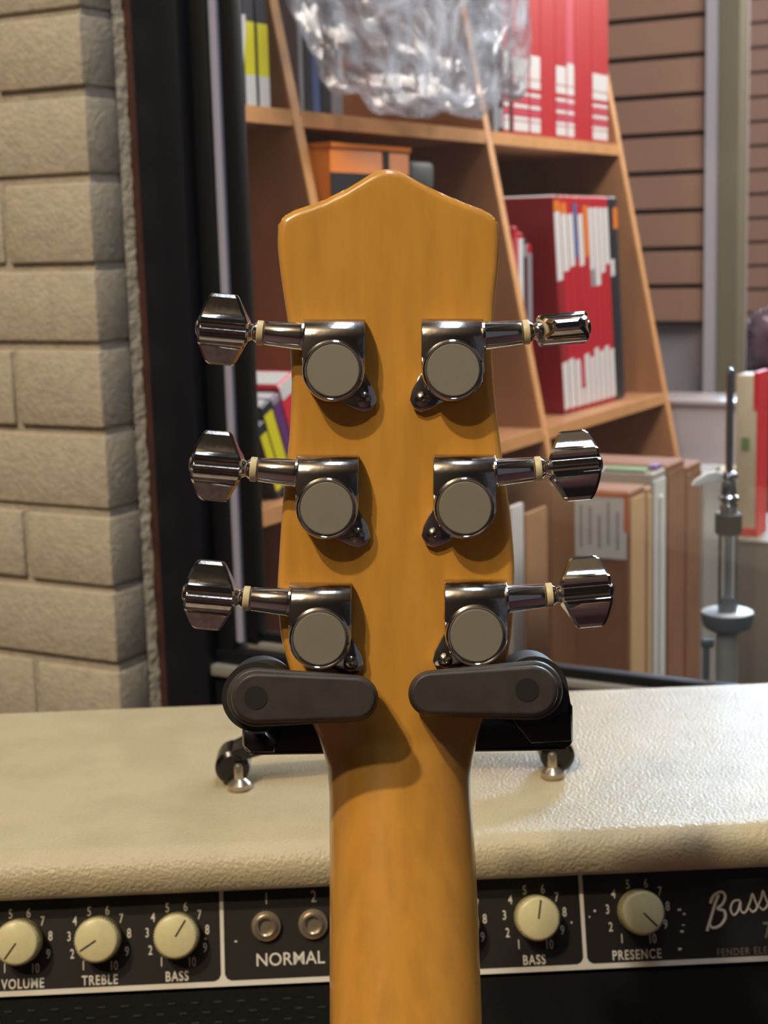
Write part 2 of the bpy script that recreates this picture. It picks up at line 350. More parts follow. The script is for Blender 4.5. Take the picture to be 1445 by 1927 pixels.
# ================================================================== BOOKCASE (level boards, front edges sloping back towards the top)
YB, TB = 0.5221, 0.1958
h = Vector((math.sin(YB), math.cos(YB), 0)); bb = Vector((-math.cos(YB), math.sin(YB), 0)); bf = -bb
bv = Z * math.cos(TB) + bb * math.sin(TB); BO = Vector((0.1563, 2.142, 0.1333 + CAMZ))
W1, W2, BH = 0.4783, 0.4915, 0.4093
SH = BH * math.cos(TB); TN = math.tan(TB); BD = 0.24; BT = 0.017
def G(k, s, z=0.0, n=0.0):
    """k boards below the upper one, s along, z above that board's middle, n out of its front edge"""
    return BO - bv * BH * k + h * s + Z * z + bf * n
def GS(x, y, k, n=0.0):
    q = HIT(x, y, G(k, 0, 0, n), bf) - G(k, 0); return q.dot(h), q.z
bc = thing('bookcase', G(2, -0.1, -0.1, -0.2), 'light wood bookcase with sloping front and open cubbies behind the shop window', 'bookcase')
uprights = [-0.765, -W1, 0.0, W2]
ZT, ZBm = 0.62, -0.98
def fr(z): return -z * TN                                       # how far the sloping front lies from the upper board's front
for s in uprights:
    pts = [G(0, s - BT / 2, ZBm, fr(ZBm) - 0.003), G(0, s - BT / 2, ZT, fr(ZT) - 0.003), G(0, s - BT / 2, ZT, -BD), G(0, s - BT / 2, ZBm, -BD)]
    prism('upright', pts, h * BT, M['shelf_wood'], bc, smooth=False)
    pts = [G(0, s - BT / 2, ZBm, fr(ZBm)), G(0, s - BT / 2, ZT, fr(ZT)), G(0, s - BT / 2, ZT, fr(ZT) - 0.003), G(0, s - BT / 2, ZBm, fr(ZBm) - 0.003)]
    prism('upright_edge', pts, h * BT, M['shelf_face'], bc, smooth=False)
for k in (-1, 0, 1, 2):
    dp = BD + BH * math.sin(TB) * k
    for a, b_ in zip(uprights, uprights[1:]):
        box('shelf_board', G(k, a + BT / 2, -BT / 2, -dp), h * (b_ - a - BT), Z * BT, bf * (dp - 0.003), M['shelf_wood'], bc, smooth=False)
        box('shelf_edge', G(k, a + BT / 2, -BT / 2, -0.003), h * (b_ - a - BT), Z * BT, bf * 0.0028, M['shelf_face'], bc, smooth=False)
box('back_panel', G(0, uprights[0] - BT / 2, ZBm, -BD - 0.008), h * (W2 - uprights[0] + BT), Z * (ZT - ZBm), bf * 0.008, M['shelf_wood'], bc, smooth=False)
ORD = ['first', 'second', 'third', 'fourth', 'fifth', 'sixth', 'seventh', 'eighth', 'ninth', 'tenth', 'eleventh', 'twelfth']
T0 = BT / 2 + 0.0005
def book(k, s, th, ht, dp, cover, bands, label, group, lean=0.0, n0=-0.008, z=T0):
    ex = h * math.cos(lean) - Z * math.sin(lean); ey = Z * math.cos(lean) + h * math.sin(lean)
    lift = 0 if lean == 0 else (th * math.sin(lean) if lean > 0 else 0)
    O = G(k, s, z + lift, n0 - dp)
    g = thing('book', O + ex * th / 2 + bf * dp / 2, label, 'book', group)
    bm = bmesh.new(); add_box(bm, O, ex * th, ey * ht, bf * dp, min(0.0012, th * 0.15), 1); bm_obj('cover', bm, M['b_' + cover], g)
    box('page_block', O + ex * th * 0.12 + ey * (ht - 0.004), ex * th * 0.76, ey * 0.0046, bf * (dp - 0.003), M['b_white'], g, smooth=False)
    for a, b_, c in bands:
        box('spine_print', O + ex * th * 0.06 + ey * (a * ht) + bf * (dp - 0.001), ex * th * 0.88, ey * ((b_ - a) * ht), bf * 0.0014, M['b_' + c], g, smooth=False)
    return g
# upper right cubby: red song books
xs = [929, 938, 947, 958, 964, 996, 1018, 1045, 1066, 1081, 1113, 1145]
cv = ['grey', 'black', 'red', 'black', 'red', 'red', 'red', 'red', 'pink', 'red', 'red']
nm_ = ['narrow grey', 'narrow black', 'slim bright red', 'thin black', 'thick red', 'red', 'plain red', 'red', 'pinkish red', 'thick plain red', 'thick red']
for i in range(11):
    s0, s1 = GS(xs[i], 200, 0, -0.008)[0], GS(xs[i + 1], 200, 0, -0.008)[0]
    if cv[i] in ('black', 'grey'): bands = [(0.02, 0.10, 'grey')] if i < 2 else []
    elif i in (6, 9): bands = []
    else: bands = [(0.015, 0.055, 'white')] + [(0.06 + 0.026 * q, 0.076 + 0.026 * q, 'pink' if q % 2 else 'white') for q in range(5)] + [(0.20, 0.235, 'white'), (0.24, 0.30 + 0.02 * (i % 3), 'white')]
    if i in (6, 10): bands = bands + [(0.70, 0.80, 'white')]
    book(0, s0 + 0.0006, s1 - s0 - 0.0012, 0.330, 0.20, cv[i], bands, f'{nm_[i]} book, {ORD[i]} from the left in the upper right cubby', 'books in the upper right cubby')
# near upper cubby
xs = [(430, 441), (442, 463), (466, 489), (491, 514)]
for i, (a, b_) in enumerate(xs):
    s0, s1 = GS(a, 150, 0, -0.012)[0] - 0.006, GS(b_, 150, 0, -0.012)[0] - 0.006
    if i == 3: s1 = min(s1, -W1 - 0.0095)
    zb, zt = GS(478, 207, 0, -0.012)[1], GS(478, 42, 0, -0.012)[1]; zm = GS(478, 142, 0, -0.012)[1]; H_ = 0.27
    g = book(0, s0 + 0.0005, s1 - s0 - 0.001, H_, 0.20, 'navy', [((zb - T0) / H_, (zm - T0) / H_, 'white'), ((zm - T0) / H_, (zt - T0) / H_, 'yellow')] if i > 1 else [],
         ['plain dark book next to the window frame in the near upper cubby', 'black book with a tapering white label in the near upper cubby', 'black book with yellow and white label, second from the divider', 'black book with yellow and white label, touching the divider'][i],
         'black books in the near upper cubby', n0=-0.012)
    if i == 1:
        P_ = lambda x, y: HIT(x, y, G(0, 0, 0, -0.0118), bf)
        prism('spine_label', [P_(444, 27), (P_(461, 27)), P_(462, 60), P_(453, 189), P_(450, 189), P_(443, 70)], bf * 0.0004, M['b_white'], g, smooth=False)
# near lower cubby: leaning books
s = GS(508, 935, 1, -0.03)[0]
for i, (c, th, ht, bands, lab) in enumerate([('navy', .014, .085, [(0.1, .86, 'yellow')], 'leaning black book with a short yellow label, nearest the window frame'), ('navy', .018, .105, [(0.1, .90, 'yellow')], 'leaning black book with a long yellow label'),
                              ('purple', .016, .112, [(.93, .99, 'grey')], 'leaning purple book between the yellow-labelled and red ones'), ('crimson', .035, .125, [(.86, .99, 'white')], 'leaning bright red book just left of the headstock')]):
    book(1, s, th, ht, 0.15, c, bands, lab, 'leaning books in the near lower cubby', lean=-0.40, n0=-0.02); s += th / math.cos(0.40) + 0.001
s0, s1 = GS(470, 800, 1, -0.12)[0], -W1 - 0.012
book(1, max(s0, -0.752), s1 - max(s0, -0.752), 0.215, 0.03, 'navy', [], 'tall dark book standing behind the leaning yellow-labelled books', 'leaning books in the near lower cubby', n0=-0.175)
# books behind the clear bag
x = 562
for i, (c, wd) in enumerate([('grey', 10), ('navy', 14), ('blue', 16), ('navy', 20), ('grey', 22)]):
    s0, s1 = GS(x, 120, 0, -0.06)[0], GS(x + wd, 120, 0, -0.06)[0]
    book(0, s0, s1 - s0 - 0.001, 0.30, 0.16, c, [(0.5, .9, 'white')] if c == 'blue' else [], f'{c} book, {ORD[i]} from the left behind the crumpled clear bag', 'books behind the clear bag', n0=-0.06); x += wd
# lower right cubby: thin books on the left, packed row on the right
for i, (a, b_, c, bands, lab) in enumerate([(967, 975, 'red', [(.5, .95, 'pink')], 'slim red book with a pink upper spine against the divider'), (975, 985, 'red', [(.55, .97, 'white')], 'slim red book with a white upper spine'), (985, 992, 'black', [(.9, .97, 'grey')], 'thin black book, third from the divider'), (992, 1001, 'red', [(.56, .95, 'grey')], 'slim red book with a grey upper spine')]):
    s0 = GS(a, 480, 1, -0.056)[0]; s1 = GS(b_, 480, 1, -0.056)[0]; H_ = 0.272 - 0.008 * i
    book(1, s0, s1 - s0 - 0.0008, H_, 0.16, c, bands, lab + ' in the lower right cubby', 'books in the lower right cubby', n0=-0.056)
low = [('red', 1062, 1074, [(.02, .24, 'white'), (.62, .93, 'white'), (.93, .98, 'orange')]), ('red', 1074, 1086, [(.02, .25, 'white'), (.66, .92, 'white'), (.92, .97, 'orange')]), ('red', 1086, 1097, [(.02, .24, 'white'), (.68, .92, 'white')]),
       ('red', 1097, 1104, [(.02, .1, 'white'), (.12, .22, 'pink'), (.72, .97, 'blue')]), ('red', 1104, 1114, [(.02, .26, 'white'), (.68, .92, 'white')]), ('red', 1114, 1123, [(.02, .24, 'white'), (.72, .96, 'orange')]),
       ('red', 1123, 1132, [(.02, .28, 'white'), (.58, .66, 'grey'), (.66, .95, 'white')]), ('red', 1132, 1142, [(.02, .26, 'white'), (.58, .95, 'white')]), ('crimson', 1142, 1151, [(.02, .28, 'white'), (.64, .95, 'white')]),
       ('red', 1151, 1160, [(.02, .26, 'white'), (.68, .95, 'white')]), ('black', 1160, 1168, [(.62, .7, 'white')]), ('navy', 1168, 1177, [(.85, .95, 'orange')])]
LN = -0.12
for i, (c, a, b_, bands) in enumerate(low):
    s0 = GS(a, 735 - (a - 1045) * 0.28, 1, -0.035)[0]; s1 = GS(b_, 735 - (b_ - 1045) * 0.28, 1, -0.035)[0]
    nm = {'red': 'red book with white spine panels', 'crimson': 'bright crimson book with white spine panels', 'black': 'black book with a white spine mark', 'navy': 'dark book with an orange spine tip'}[c]
    book(1, s0, (s1 - s0) * math.cos(LN) - 0.0006, 0.315, 0.215, 'red' if i else 'deepred', bands, f'{nm}, {ORD[i]} in the packed lower right row', 'books in the lower right cubby', lean=LN, n0=-0.035) if c in ('red', 'crimson') else \
        book(1, s0, (s1 - s0) * math.cos(LN) - 0.0006, 0.315, 0.215, c, bands, f'{nm}, {ORD[i]} in the packed lower right row', 'books in the lower right cubby', lean=LN, n0=-0.035)
# carton and case in the middle cubby
(oa, oz) = GS(575, 290, 1, -0.05); (ob_, oz2) = GS(770, 287, 1, -0.05)
ob = thing('orange_box', G(1, (oa + ob_) / 2, T0, -0.14), 'orange and black printed carton in the cubby behind the headstock tip', 'box')
oa = max(oa, -W1 + BT); OW = ob_ - oa; OH = oz2 - T0
box('carton', G(1, oa, T0, -0.24), h * OW, Z * OH, bf * 0.19, M['b_orange'], ob, 0.002)
box('black_panel', G(1, oa, T0 + OH - 0.077, -0.0505), h * OW, Z * 0.05, bf * 0.0012, M['b_black'], ob, smooth=False)
sb = GS(720, 300, 1, -0.05)[0]
box('black_stripe', G(1, sb, T0 + OH - 0.03, -0.0505), h * 0.014, Z * 0.030, bf * 0.0014, M['b_black'], ob, smooth=False)
box('top_flap', G(1, oa - 0.001, T0 + OH, -0.241), h * (OW + .002), Z * 0.005, bf * 0.193, M['b_orange'], ob, smooth=False)
ca, cb = GS(775, 320, 1, -0.08)[0], GS(818, 320, 1, -0.08)[0]; cz = GS(790, 302, 1, -0.08)[1]
db = thing('dark_case', G(1, (ca + cb) / 2, T0, -0.14), 'small dark grey case with a gold emblem right of the orange box', 'case')
box('body', G(1, ca, T0, -0.24), h * (cb - ca), Z * (cz - T0 - 0.036), bf * 0.16, M['b_navy'], db, 0.006, 2)
box('lid', G(1, ca, cz - 0.035, -0.24), h * (cb - ca), Z * 0.034, bf * 0.16, M['grey_felt'], db, 0.006)
lathe('emblem', G(1, (ca + cb) / 2 + 0.012, cz - 0.05, -0.08), bf, [(0.007, 0), (0.007, 0.002), (0.004, 0.003), (0, 0.003)], M['kraft_edge'], db, 16)
# sheets standing in the bottom cubbies
def sheet(x0, x1, ytop, n, m, name, label, cat, fold=False):
    s0, s1 = GS(x0, 1060, 2, n)[0], GS(x1, 1060, 2, n)[0]; zt = GS((x0 + x1) / 2, ytop, 2, n)[1]
    g = thing(name, G(2, (s0 + s1) / 2, T0, n), label, cat)
    box('sheet', G(2, s0, T0, n - 0.005), h * (s1 - s0), Z * (zt - T0), bf * 0.005, m, g, smooth=False)
    if fold: box('fold', G(2, s0, (T0 + zt) / 2, n), h * (s1 - s0), Z * 0.004, bf * 0.0015, M['kraft_dark'], g, smooth=False)
sheet(963, 986, 950, -0.03, M['white_card'], 'white_sleeve', 'upright white paper sleeve just right of the headstock', 'sleeve')
sheet(990, 1030, 960, -0.05, M['kraft'], 'cardboard_sheet', 'narrow brown cardboard sheet beside the white paper sleeve', 'cardboard')
sheet(1110, 1180, 1000, -0.08, M['kraft'], 'cardboard_sheet', 'brown cardboard sheet in the bottom right cubby behind the cartons', 'cardboard', True)

# ---- crumpled clear bag hanging over the middle cubby
def bag(name, C, ex, ey, ez, rx, ry, rz, m, label, cat, amp=0.22, seed=1.0, sub=5, sq=0.7, fine=1.0):
    bm = bmesh.new(); bmesh.ops.create_icosphere(bm, subdivisions=sub, radius=1.0)
    for v_ in bm.verts:
        p = v_.co.copy(); q = p * 1.7 + Vector((seed, seed * 2, seed * 3))
        f = 1 + amp * (abs(noise.noise(q)) * 2 - 0.4) + fine * amp * 0.4 * (abs(noise.noise(q * 2.7)) * 2 - 0.4) + fine * amp * 0.14 * (abs(noise.noise(q * 6.3)) * 2 - .4)
        a = [math.copysign(abs(c) ** sq, c) for c in p]
        v_.co = C + (ex * a[0] * rx + ey * a[1] * ry + ez * a[2] * rz) * f
    o = bm_obj(name, bm, m, None, origin=C - ey * ry, angle=70); tag(o, label, cat); return o
bag('clear_plastic_bag', G(0, -0.27, 0.175, 0.045), h, Z, bf, 0.245, 0.155, 0.05, M['bag'], 'crumpled clear plastic bag resting on the upper shelf of the bookcase', 'bag', seed=4.2, amp=0.10, sq=0.62, fine=1.1)
# ---- display platform, cartons and sheets at lower right
pf = quad_slab('floor_platform', W(-1.1, 0.14, FZ), U * 1.43, V * 1.2, Z * 0.34, M['dark_wall'])
PZ = FZ + 0.34 + 0.001
def upright_sheet(name, u1, v0, v1, ztop, wd, m, label, cat, edge=None, group=None):
    g = thing(name, W(u1 - wd / 2, (v0 + v1) / 2, PZ), label, cat, group)
    box('panel', W(u1 - wd, v0, PZ), U * wd, V * (v1 - v0), Z * (ztop - PZ), m, g, 0.002, 1)
    if edge: box('edge_strip', W(u1, v0 + 0.004, PZ + 0.01), U * 0.0015, V * (v1 - v0 - 0.008), Z * (ztop - PZ - 0.02), edge, g, smooth=False)
    return g
UX = 0.2497
c1 = upright_sheet('cardboard_carton', UX, 0.600, 0.655, 0.001, 0.065, M['kraft_dark'], 'brown flat carton bearing a large white label, at the front of the stack', 'carton', M['kraft_edge'])
lab = box('shipping_label', W(UX - 0.064, 0.5985, -0.077), U * 0.0615, V * 0.0012, Z * 0.072, M['white_card'], c1, smooth=False); lab['label'] = 'large white paper label'
box('label_band', W(UX - 0.064, 0.5980, -0.006), U * 0.064, V * 0.0015, Z * 0.004, M['orange_card'], c1, smooth=False)
box('orange_tab', W(UX - 0.005, 0.5980, -0.045), U * 0.0055, V * 0.0015, Z * 0.045, M['orange_card'], c1, smooth=False)
for i in range(5):
    box('label_line', W(UX - 0.058 + 0.011 * i, 0.5979, -0.066 + 0.004 * (i % 2)), U * 0.003, V * 0.0008, Z * (0.05 - 0.006 * (i % 3)), M['print_grey'], lab, smooth=False)
upright_sheet('cardboard_carton', UX, 0.657, 0.678, -0.004, 0.12, M['kraft'], 'tan carton edge just behind the labelled carton', 'carton', M['kraft_edge'])
w1 = upright_sheet('white_sleeve', UX, 0.680, 0.728, 0.010, 0.13, M['clear_grey'], 'pale plastic-wrapped pack with a green and violet printed top', 'pack', M['white_card'])
box('green_tab', W(UX - 0.06, 0.681, 0.0105), U * 0.05, V * 0.03, Z * 0.002, M['green_print'], w1, smooth=False)
box('violet_tab', W(UX - 0.012, 0.700, 0.0105), U * 0.010, V * 0.02, Z * 0.006, M['violet_print'], w1, smooth=False)
box('white_strip', W(UX + 0.002, 0.700, -0.30), U * 0.002, V * 0.012, Z * 0.28, M['white_card'], w1, smooth=False)
upright_sheet('board_stack', UX, 0.731, 0.800, 0.012, 0.13, M['kraft_dark'], 'tall brown board behind the wrapped pack, reddish edge', 'board', M['kraft_dark'])
upright_sheet('board_stack', UX, 0.803, 0.868, 0.000, 0.13, M['kraft_dark'], 'second tall brown board, left of the pale grey one', 'board', M['kraft_dark'])
upright_sheet('pale_board', UX, 0.871, 0.955, -0.018, 0.12, M['clear_grey'], 'pale grey upright board behind the chrome stand', 'board', M['clear_grey'])
upright_sheet('pale_board', UX, 0.958, 1.03, -0.030, 0.12, M['beige_board'], 'beige upright board behind the chrome stand', 'board', M['beige_board'])
# wide pale wrapped case further back, above the boards
pc = thing('wrapped_case', W(0.04, 1.56, FZ), 'wide pale lavender plastic-wrapped case behind the boards', 'case')
box('body', W(-0.045, 1.50, FZ), U * 0.165, V * 0.12, Z * (0.004 - FZ), M['pale_plastic'], pc, 0.004)
box('top_ridge', W(-0.048, 1.495, -0.004), U * 0.171, V * 0.13, Z * 0.010, M['pale_plastic'], pc, 0.003)
box('lower_ridge', W(-0.10, 1.485, -0.112), U * 0.225, V * 0.012, Z * 0.008, M['white_card'], pc, 0.002)
# red and white upright box at the right, dark bag on top of it
rb = thing('red_white_box', W(0.217, 1.225, -0.161), 'tall white box with red corners and a green mark, right of the chrome stand', 'box')
RP = W(0.36, 1.2, 0); 
def RH(x, y): q = HIT(x, y, RP, V) - C0; return q.dot(U), q.z
(ra, zt_), (rb_, zb_) = RH(1385, 705), RH(1424, 1010)
box('body', W(ra, 1.2, zb_), U * (rb_ - ra), V * 0.05, Z * (zt_ - zb_), M['beige_board'], rb, 0.002)
pl = thing('brown_plinth', W(0.3, 1.25, FZ), 'plain brown display plinth under the red and white box', 'plinth')
box('block', W(ra - 0.0, 1.17, FZ), U * 0.42, V * 0.30, Z * (zb_ - 0.003 - FZ), M['floor'], pl, 0.002)
box('top_board', W(ra - 0.002, 1.168, zb_ - 0.003), U * 0.424, V * 0.304, Z * 0.0028, M['floor'], pl, smooth=False)
box('red_corner', W(rb_ - 0.0075, 1.199, zt_ - 0.052), U * 0.008, V * 0.053, Z * 0.056, M['red_card'], rb, smooth=False)
box('red_edge', W(rb_ - 0.0022, 1.199, zb_), U * 0.0027, V * 0.053, Z * (zt_ - zb_ - 0.05), M['red_card'], rb, smooth=False)
box('red_foot', W(ra, 1.199, zb_), U * (rb_ - ra), V * 0.001, Z * 0.012, M['red_card'], rb, smooth=False)
gq = RH(1403, 835); box('green_mark', W(gq[0] - 0.006, 1.1985, gq[1] - 0.009), U * 0.012, V * 0.001, Z * 0.018, M['green_print'], rb, smooth=False)
q = HIT(1440, 640, W(0, 2.2, 0), V)
bag('dark_bag', q + U * 0.08, U, Z, V, 0.12, 0.075, 0.06, M['bag_dark'], 'shiny dark plum plastic bag at the right edge', 'bag', seed=2.2)
dcab = thing('dark_cabinet', W(0.8, 2.9, FZ), 'low dark cabinet at the far right under the plum bag', 'cabinet')
qb = (q - Z * 0.085 - C0).z
box('body', W((q - C0).dot(U) - 0.02, 2.12, FZ), U * 0.9, V * 0.35, Z * (qb - FZ - 0.001), M['dark_wall'], dcab, 0.003)
box('plinth', W((q - C0).dot(U) - 0.02, 2.09, FZ), U * 1.0, V * 0.0295, Z * 0.3, M['floor'], dcab, 0.003)

# ================================================================== HI-HAT STAND
HD = 1.30
ht = PD(1374, 692, HD); hx = lambda y, x=1373: HIT(x, y, ht, V)
hc = lambda y: Vector((ht.x, ht.y, HIT(1374, y, ht, (CAM - ht).normalized()).z))
hh = thing('hihat_stand', Vector((ht.x, ht.y, 0)), 'chrome hi-hat cymbal stand rod and clutch inside the shop window', 'stand')
Hb = Vector((ht.x, ht.y, 0))
def hz(y): return hc(y).z
lathe('pull_rod', Hb, Z, [(0.0033, hz(1200)), (0.0033, hz(700)), (0.0025, hz(694)), (0, hz(692))], M['chrome_soft'], hh, 16)
lathe('clutch', Hb, Z, [(0.0070, hz(968)), (0.0078, hz(955)), (0.0060, hz(949)), (0.0085, hz(944)), (0.0085, hz(938)), (0.0065, hz(934)), (0.0062, hz(905)), (0.0080, hz(899)), (0.0070, hz(893)), (0.0045, hz(890)), (0.0, hz(889))], M['chrome_soft'], hh, 24)
lathe('clutch_ring', Hb, Z, [(0.0100, hz(1010)), (0.0115, hz(1007)), (0.0115, hz(972)), (0.0100, hz(969)), (0.006, hz(969))], M['black_plastic'], hh, 24)
lathe('outer_sleeve', Hb, Z, [(0.0085, hz(1160)), (0.0085, hz(1012)), (0.0095, hz(1008))], M['clear_tube'], hh, 24)
lathe('felt_post', Hb, Z, [(0.0055, hz(1170)), (0.0055, hz(1135)), (0.004, hz(1133))], M['grey_felt'], hh, 16)
lathe('seat_cup', Hb, Z, [(0.012, hz(1200)), (0.020, hz(1190)), (0.0225, hz(1172)), (0.0225, hz(1162))], M['grey_felt'], hh, 32)
lathe('seat_cup_top', Hb, Z, [(0.0222, hz(1162)), (0.0222, hz(1160)), (0.0205, hz(1158)), (0, hz(1160))], M['grey_cup_top'], hh, 32)
lathe('lower_tube', Hb, Z, [(0.0095, 0.12), (0.0095, hz(1200))], M['clear_grey'], hh, 20)
tube('thumb_screw', [Hb + Z * hz(1222) - CR * 0.012, Hb + Z * hz(1222) - CR * 0.022], 0.004, M['grey_felt'], hh)
tube('height_rod', [Hb + Z * hz(1222) - CR * 0.018, Hb + Z * (hz(1222) - 0.2) - CR * 0.018], 0.003, M['grey_felt'], hh)
wp = [(-0.032, hz(916)), (-0.029, hz(906)), (-0.021, hz(894)), (-0.012, hz(888)), (-0.004, hz(894)), (-0.003, hz(908)), (-0.010, hz(910)), (-0.016, hz(906)), (-0.026, hz(918))]
prism('wing_nut', [Hb + CR * a + Z * b_ - Vector((0, .004, 0)) for a, b_ in wp], Vector((0, .007, 0)), M['white_card'], hh, 0.0012)
for k in range(3):
    a = k * 2.094 + 0.4; tube('leg', [Hb + Z * 0.38, Hb + Z * 0.012 + Vector((math.cos(a), math.sin(a), 0)) * 0.24], 0.006, M['chrome_soft'], hh)
    lathe('foot', Hb + Vector((math.cos(a), math.sin(a), 0)) * 0.24, Z, [(0.011, 0), (0.011, 0.015), (0.006, 0.022)], M['black_plastic'], hh, 12)

# ================================================================== AMPLIFIER HEAD
ay = math.radians(2.3)
A = Vector((math.cos(ay), math.sin(ay), 0)); F = Vector((math.sin(ay), -math.cos(ay), 0))
TOPZ = CAMZ - 0.28
P0 = HIT(722, 1572, Vector((0, 0, TOPZ)), Z)              # top front, where the roll-over starts
Pb = HIT(722, 1311, Vector((0, 0, TOPZ)), Z)
depth = (Pb - P0).dot(-F)
P0 = P0 - A * (P0.dot(A) - 0.0)                            # centre the cabinet on x = 0
Pf = P0 + F * 0.011                                        # front face plane of the lip
zlip = HIT(722, 1669, Pf, F).z
HW = 0.31
amp = thing('amplifier_head', P0 - F * depth / 2 + Z * (0.655 - TOPZ), 'cream textured guitar amplifier head with black control panel behind the headstock', 'amplifier')
# cabinet lid: rounded front profile swept sideways
prof = [(-depth, zlip - 0.0), (-depth, TOPZ - 0.004), (-depth + 0.004, TOPZ)]
R = 0.012
for k in range(0, 9):
    a = k / 8 * math.pi / 2; prof.append((0.011 - R + R * math.sin(a), TOPZ - R + R * math.cos(a)))
prof += [(0.0105, zlip + 0.003), (0.0085, zlip + 0.0005), (0.006, zlip), (-0.010, zlip)]
def sweep(name, prof, x0, x1, m, par, seg=1):
    bm = bmesh.new(); rings = []
    for i in range(seg + 1):
        x = x0 + (x1 - x0) * i / seg; rings.append([bm.verts.new(Vector((P0.x, P0.y, 0)) + A * x + F * f_ + Z * z) for f_, z in prof])
    for a, b_ in zip(rings, rings[1:]):
        for k in range(len(prof)): bm.faces.new((a[k], a[(k + 1) % len(prof)], b_[(k + 1) % len(prof)], b_[k]))
    bm.faces.new(rings[0]); bm.faces.new(list(reversed(rings[-1])))
    return bm_obj(name, bm, m, par, angle=40)
sweep('cabinet_lid', prof, -HW, HW, M['tolex'], amp)
AB = Vector((P0.x, P0.y, 0))
for sx in (-1, 1):
    box('side_panel', AB + A * (sx * HW - (0.02 if sx > 0 else 0)) + F * (-depth + 0.001) + Z * 0.655, A * 0.02, F * (depth + 0.009), Z * (zlip - 0.655 - 0.0003), M['tolex'], amp, 0.003)
box('back_board', AB - A * (HW - 0.021) + F * (-depth + 0.002) + Z * 0.656, A * (2 * HW - 0.042), F * 0.012, Z * (zlip - 0.657), M['grille'], amp)
# control panel, tilted back
TP = math.radians(20)
PN = F * math.cos(TP) + Z * math.sin(TP); PU = Z * math.cos(TP) - F * math.sin(TP)
Q = AB + F * -0.004 + Z * zlip
def PP(x, y, n=0.0): return HIT(x, y, Q, PN) + PN * n
pbot = PP(722, 1842); ph = (Q - pbot).dot(PU) + 0.004
pc0 = Q - PU * (ph - 0.004)
box('control_panel', pc0 - A * (HW - 0.021) - PN * 0.003, A * (2 * HW - 0.042), PU * ph, PN * 0.003, M['panel'], amp, smooth=False)
# white border lines
yb = 0.0024
box('white_border', pc0 - A * (HW - 0.021), A * (2 * HW - 0.042), PU * yb, PN * 0.0006, M['white_print'], amp, smooth=False)
for xpx, ypx in ((418, 1760), (1097, 1740)):
    p = PP(xpx, ypx); s_ = (p - pc0).dot(A)
    box('white_divider', pc0 + A * (s_ - 0.0009), A * 0.0018, PU * (ph - 0.001), PN * 0.0005, M['white_print'], amp, smooth=False)
    for sg in (-1, 1):
        c = pc0 + A * (s_ + sg * 0.0009) + PU * yb
        prism('border_fillet', [c, c + A * sg * 0.003, c + A * sg * 0.001 + PU * 0.001, c + PU * 0.003], PN * 0.0005, M['white_print'], amp, smooth=False)
ex_t, ey_t = A, PU
dial = [(1, -29, 47), (2, -50, 25), (3, -56, -8), (4, -45, -37), (5, -18, -55), (6, 16, -57), (7, 42, -42), (8, 57, -14), (9, 53, 20), (10, 28, 47)]
knobs = [(38, 1770, 'VOLUME', 43, 1852, 233), (186, 1765, 'TREBLE', 188, 1845, 211), (333, 1758, 'BASS', 333, 1838, 57), (855, 1738, '', 0, 0, 60), (1005, 1725, 'BASS', 1005, 1807, 80), (1199, 1714, 'PRESENCE', 1198, 1797, -46)]
for kx, ky, nm, tx, ty, ang in knobs:
    c = PP(kx + 2, ky)
    kn = lathe('knob', c + PN * 0.0003, PN, [(0.0102, 0.0), (0.0102, 0.003), (0.0100, 0.0115), (0.0096, 0.0122), (0.0088, 0.0126), (0, 0.0127)], M['knob'], amp, 64, ref=A)
    # fine ribs round the knob
    bm = bmesh.new()
    for i in range(48):
        a = i / 48 * 2 * math.pi; e = A * math.cos(a) + PU * math.sin(a); tg = PU * math.cos(a) - A * math.sin(a)
        add_box(bm, c + e * 0.0098 - tg * 0.00025 + PN * 0.0012, e * 0.00075, tg * 0.0005, PN * 0.0096)
    bm_obj('knob_rib', bm, M['knob'], kn, smooth=False, kind='stuff')
    a = math.radians(ang); e = A * math.cos(a) + PU * math.sin(a); tg = PU * math.cos(a) - A * math.sin(a)
    box('pointer_line', c + PN * 0.0129 - tg * 0.0004, e * 0.0088, tg * 0.0008, PN * 0.0002, M['knob_line'], kn, smooth=False)
    bm = bmesh.new()
    for n_, dx, dy in dial:
        place_text(bm, str(n_), 0.0062, PP(kx + dx * 1.0, ky + dy * 1.0 + 6, 0.0002), ex_t, ey_t, 0.68, 0.00004)
    bm_obj('dial_numbers', bm, M['white_print'], amp, smooth=False)
    if nm:
        bm = bmesh.new(); place_text(bm, nm, 0.0063, PP(tx, ty, 0.0002), ex_t, ey_t, 0.74, 0.00012, 1.16); bm_obj('lettering', bm, M['white_print'], amp, smooth=False)
bm = bmesh.new(); place_text(bm, 'NORMAL', 0.0084, PP(546, 1805, 0.0002), ex_t, ey_t, 0.95, 0.00006, 1.0); bm_obj('lettering', bm, M['white_print'], amp, smooth=False)
for nx, ny, t_ in ((501, 1692, '1'), (590, 1688, '2')):
    bm = bmesh.new(); place_text(bm, t_, 0.0078, PP(nx, ny, 0.0002), ex_t, ey_t, 0.75); bm_obj('lettering', bm, M['white_print'], amp, smooth=False)
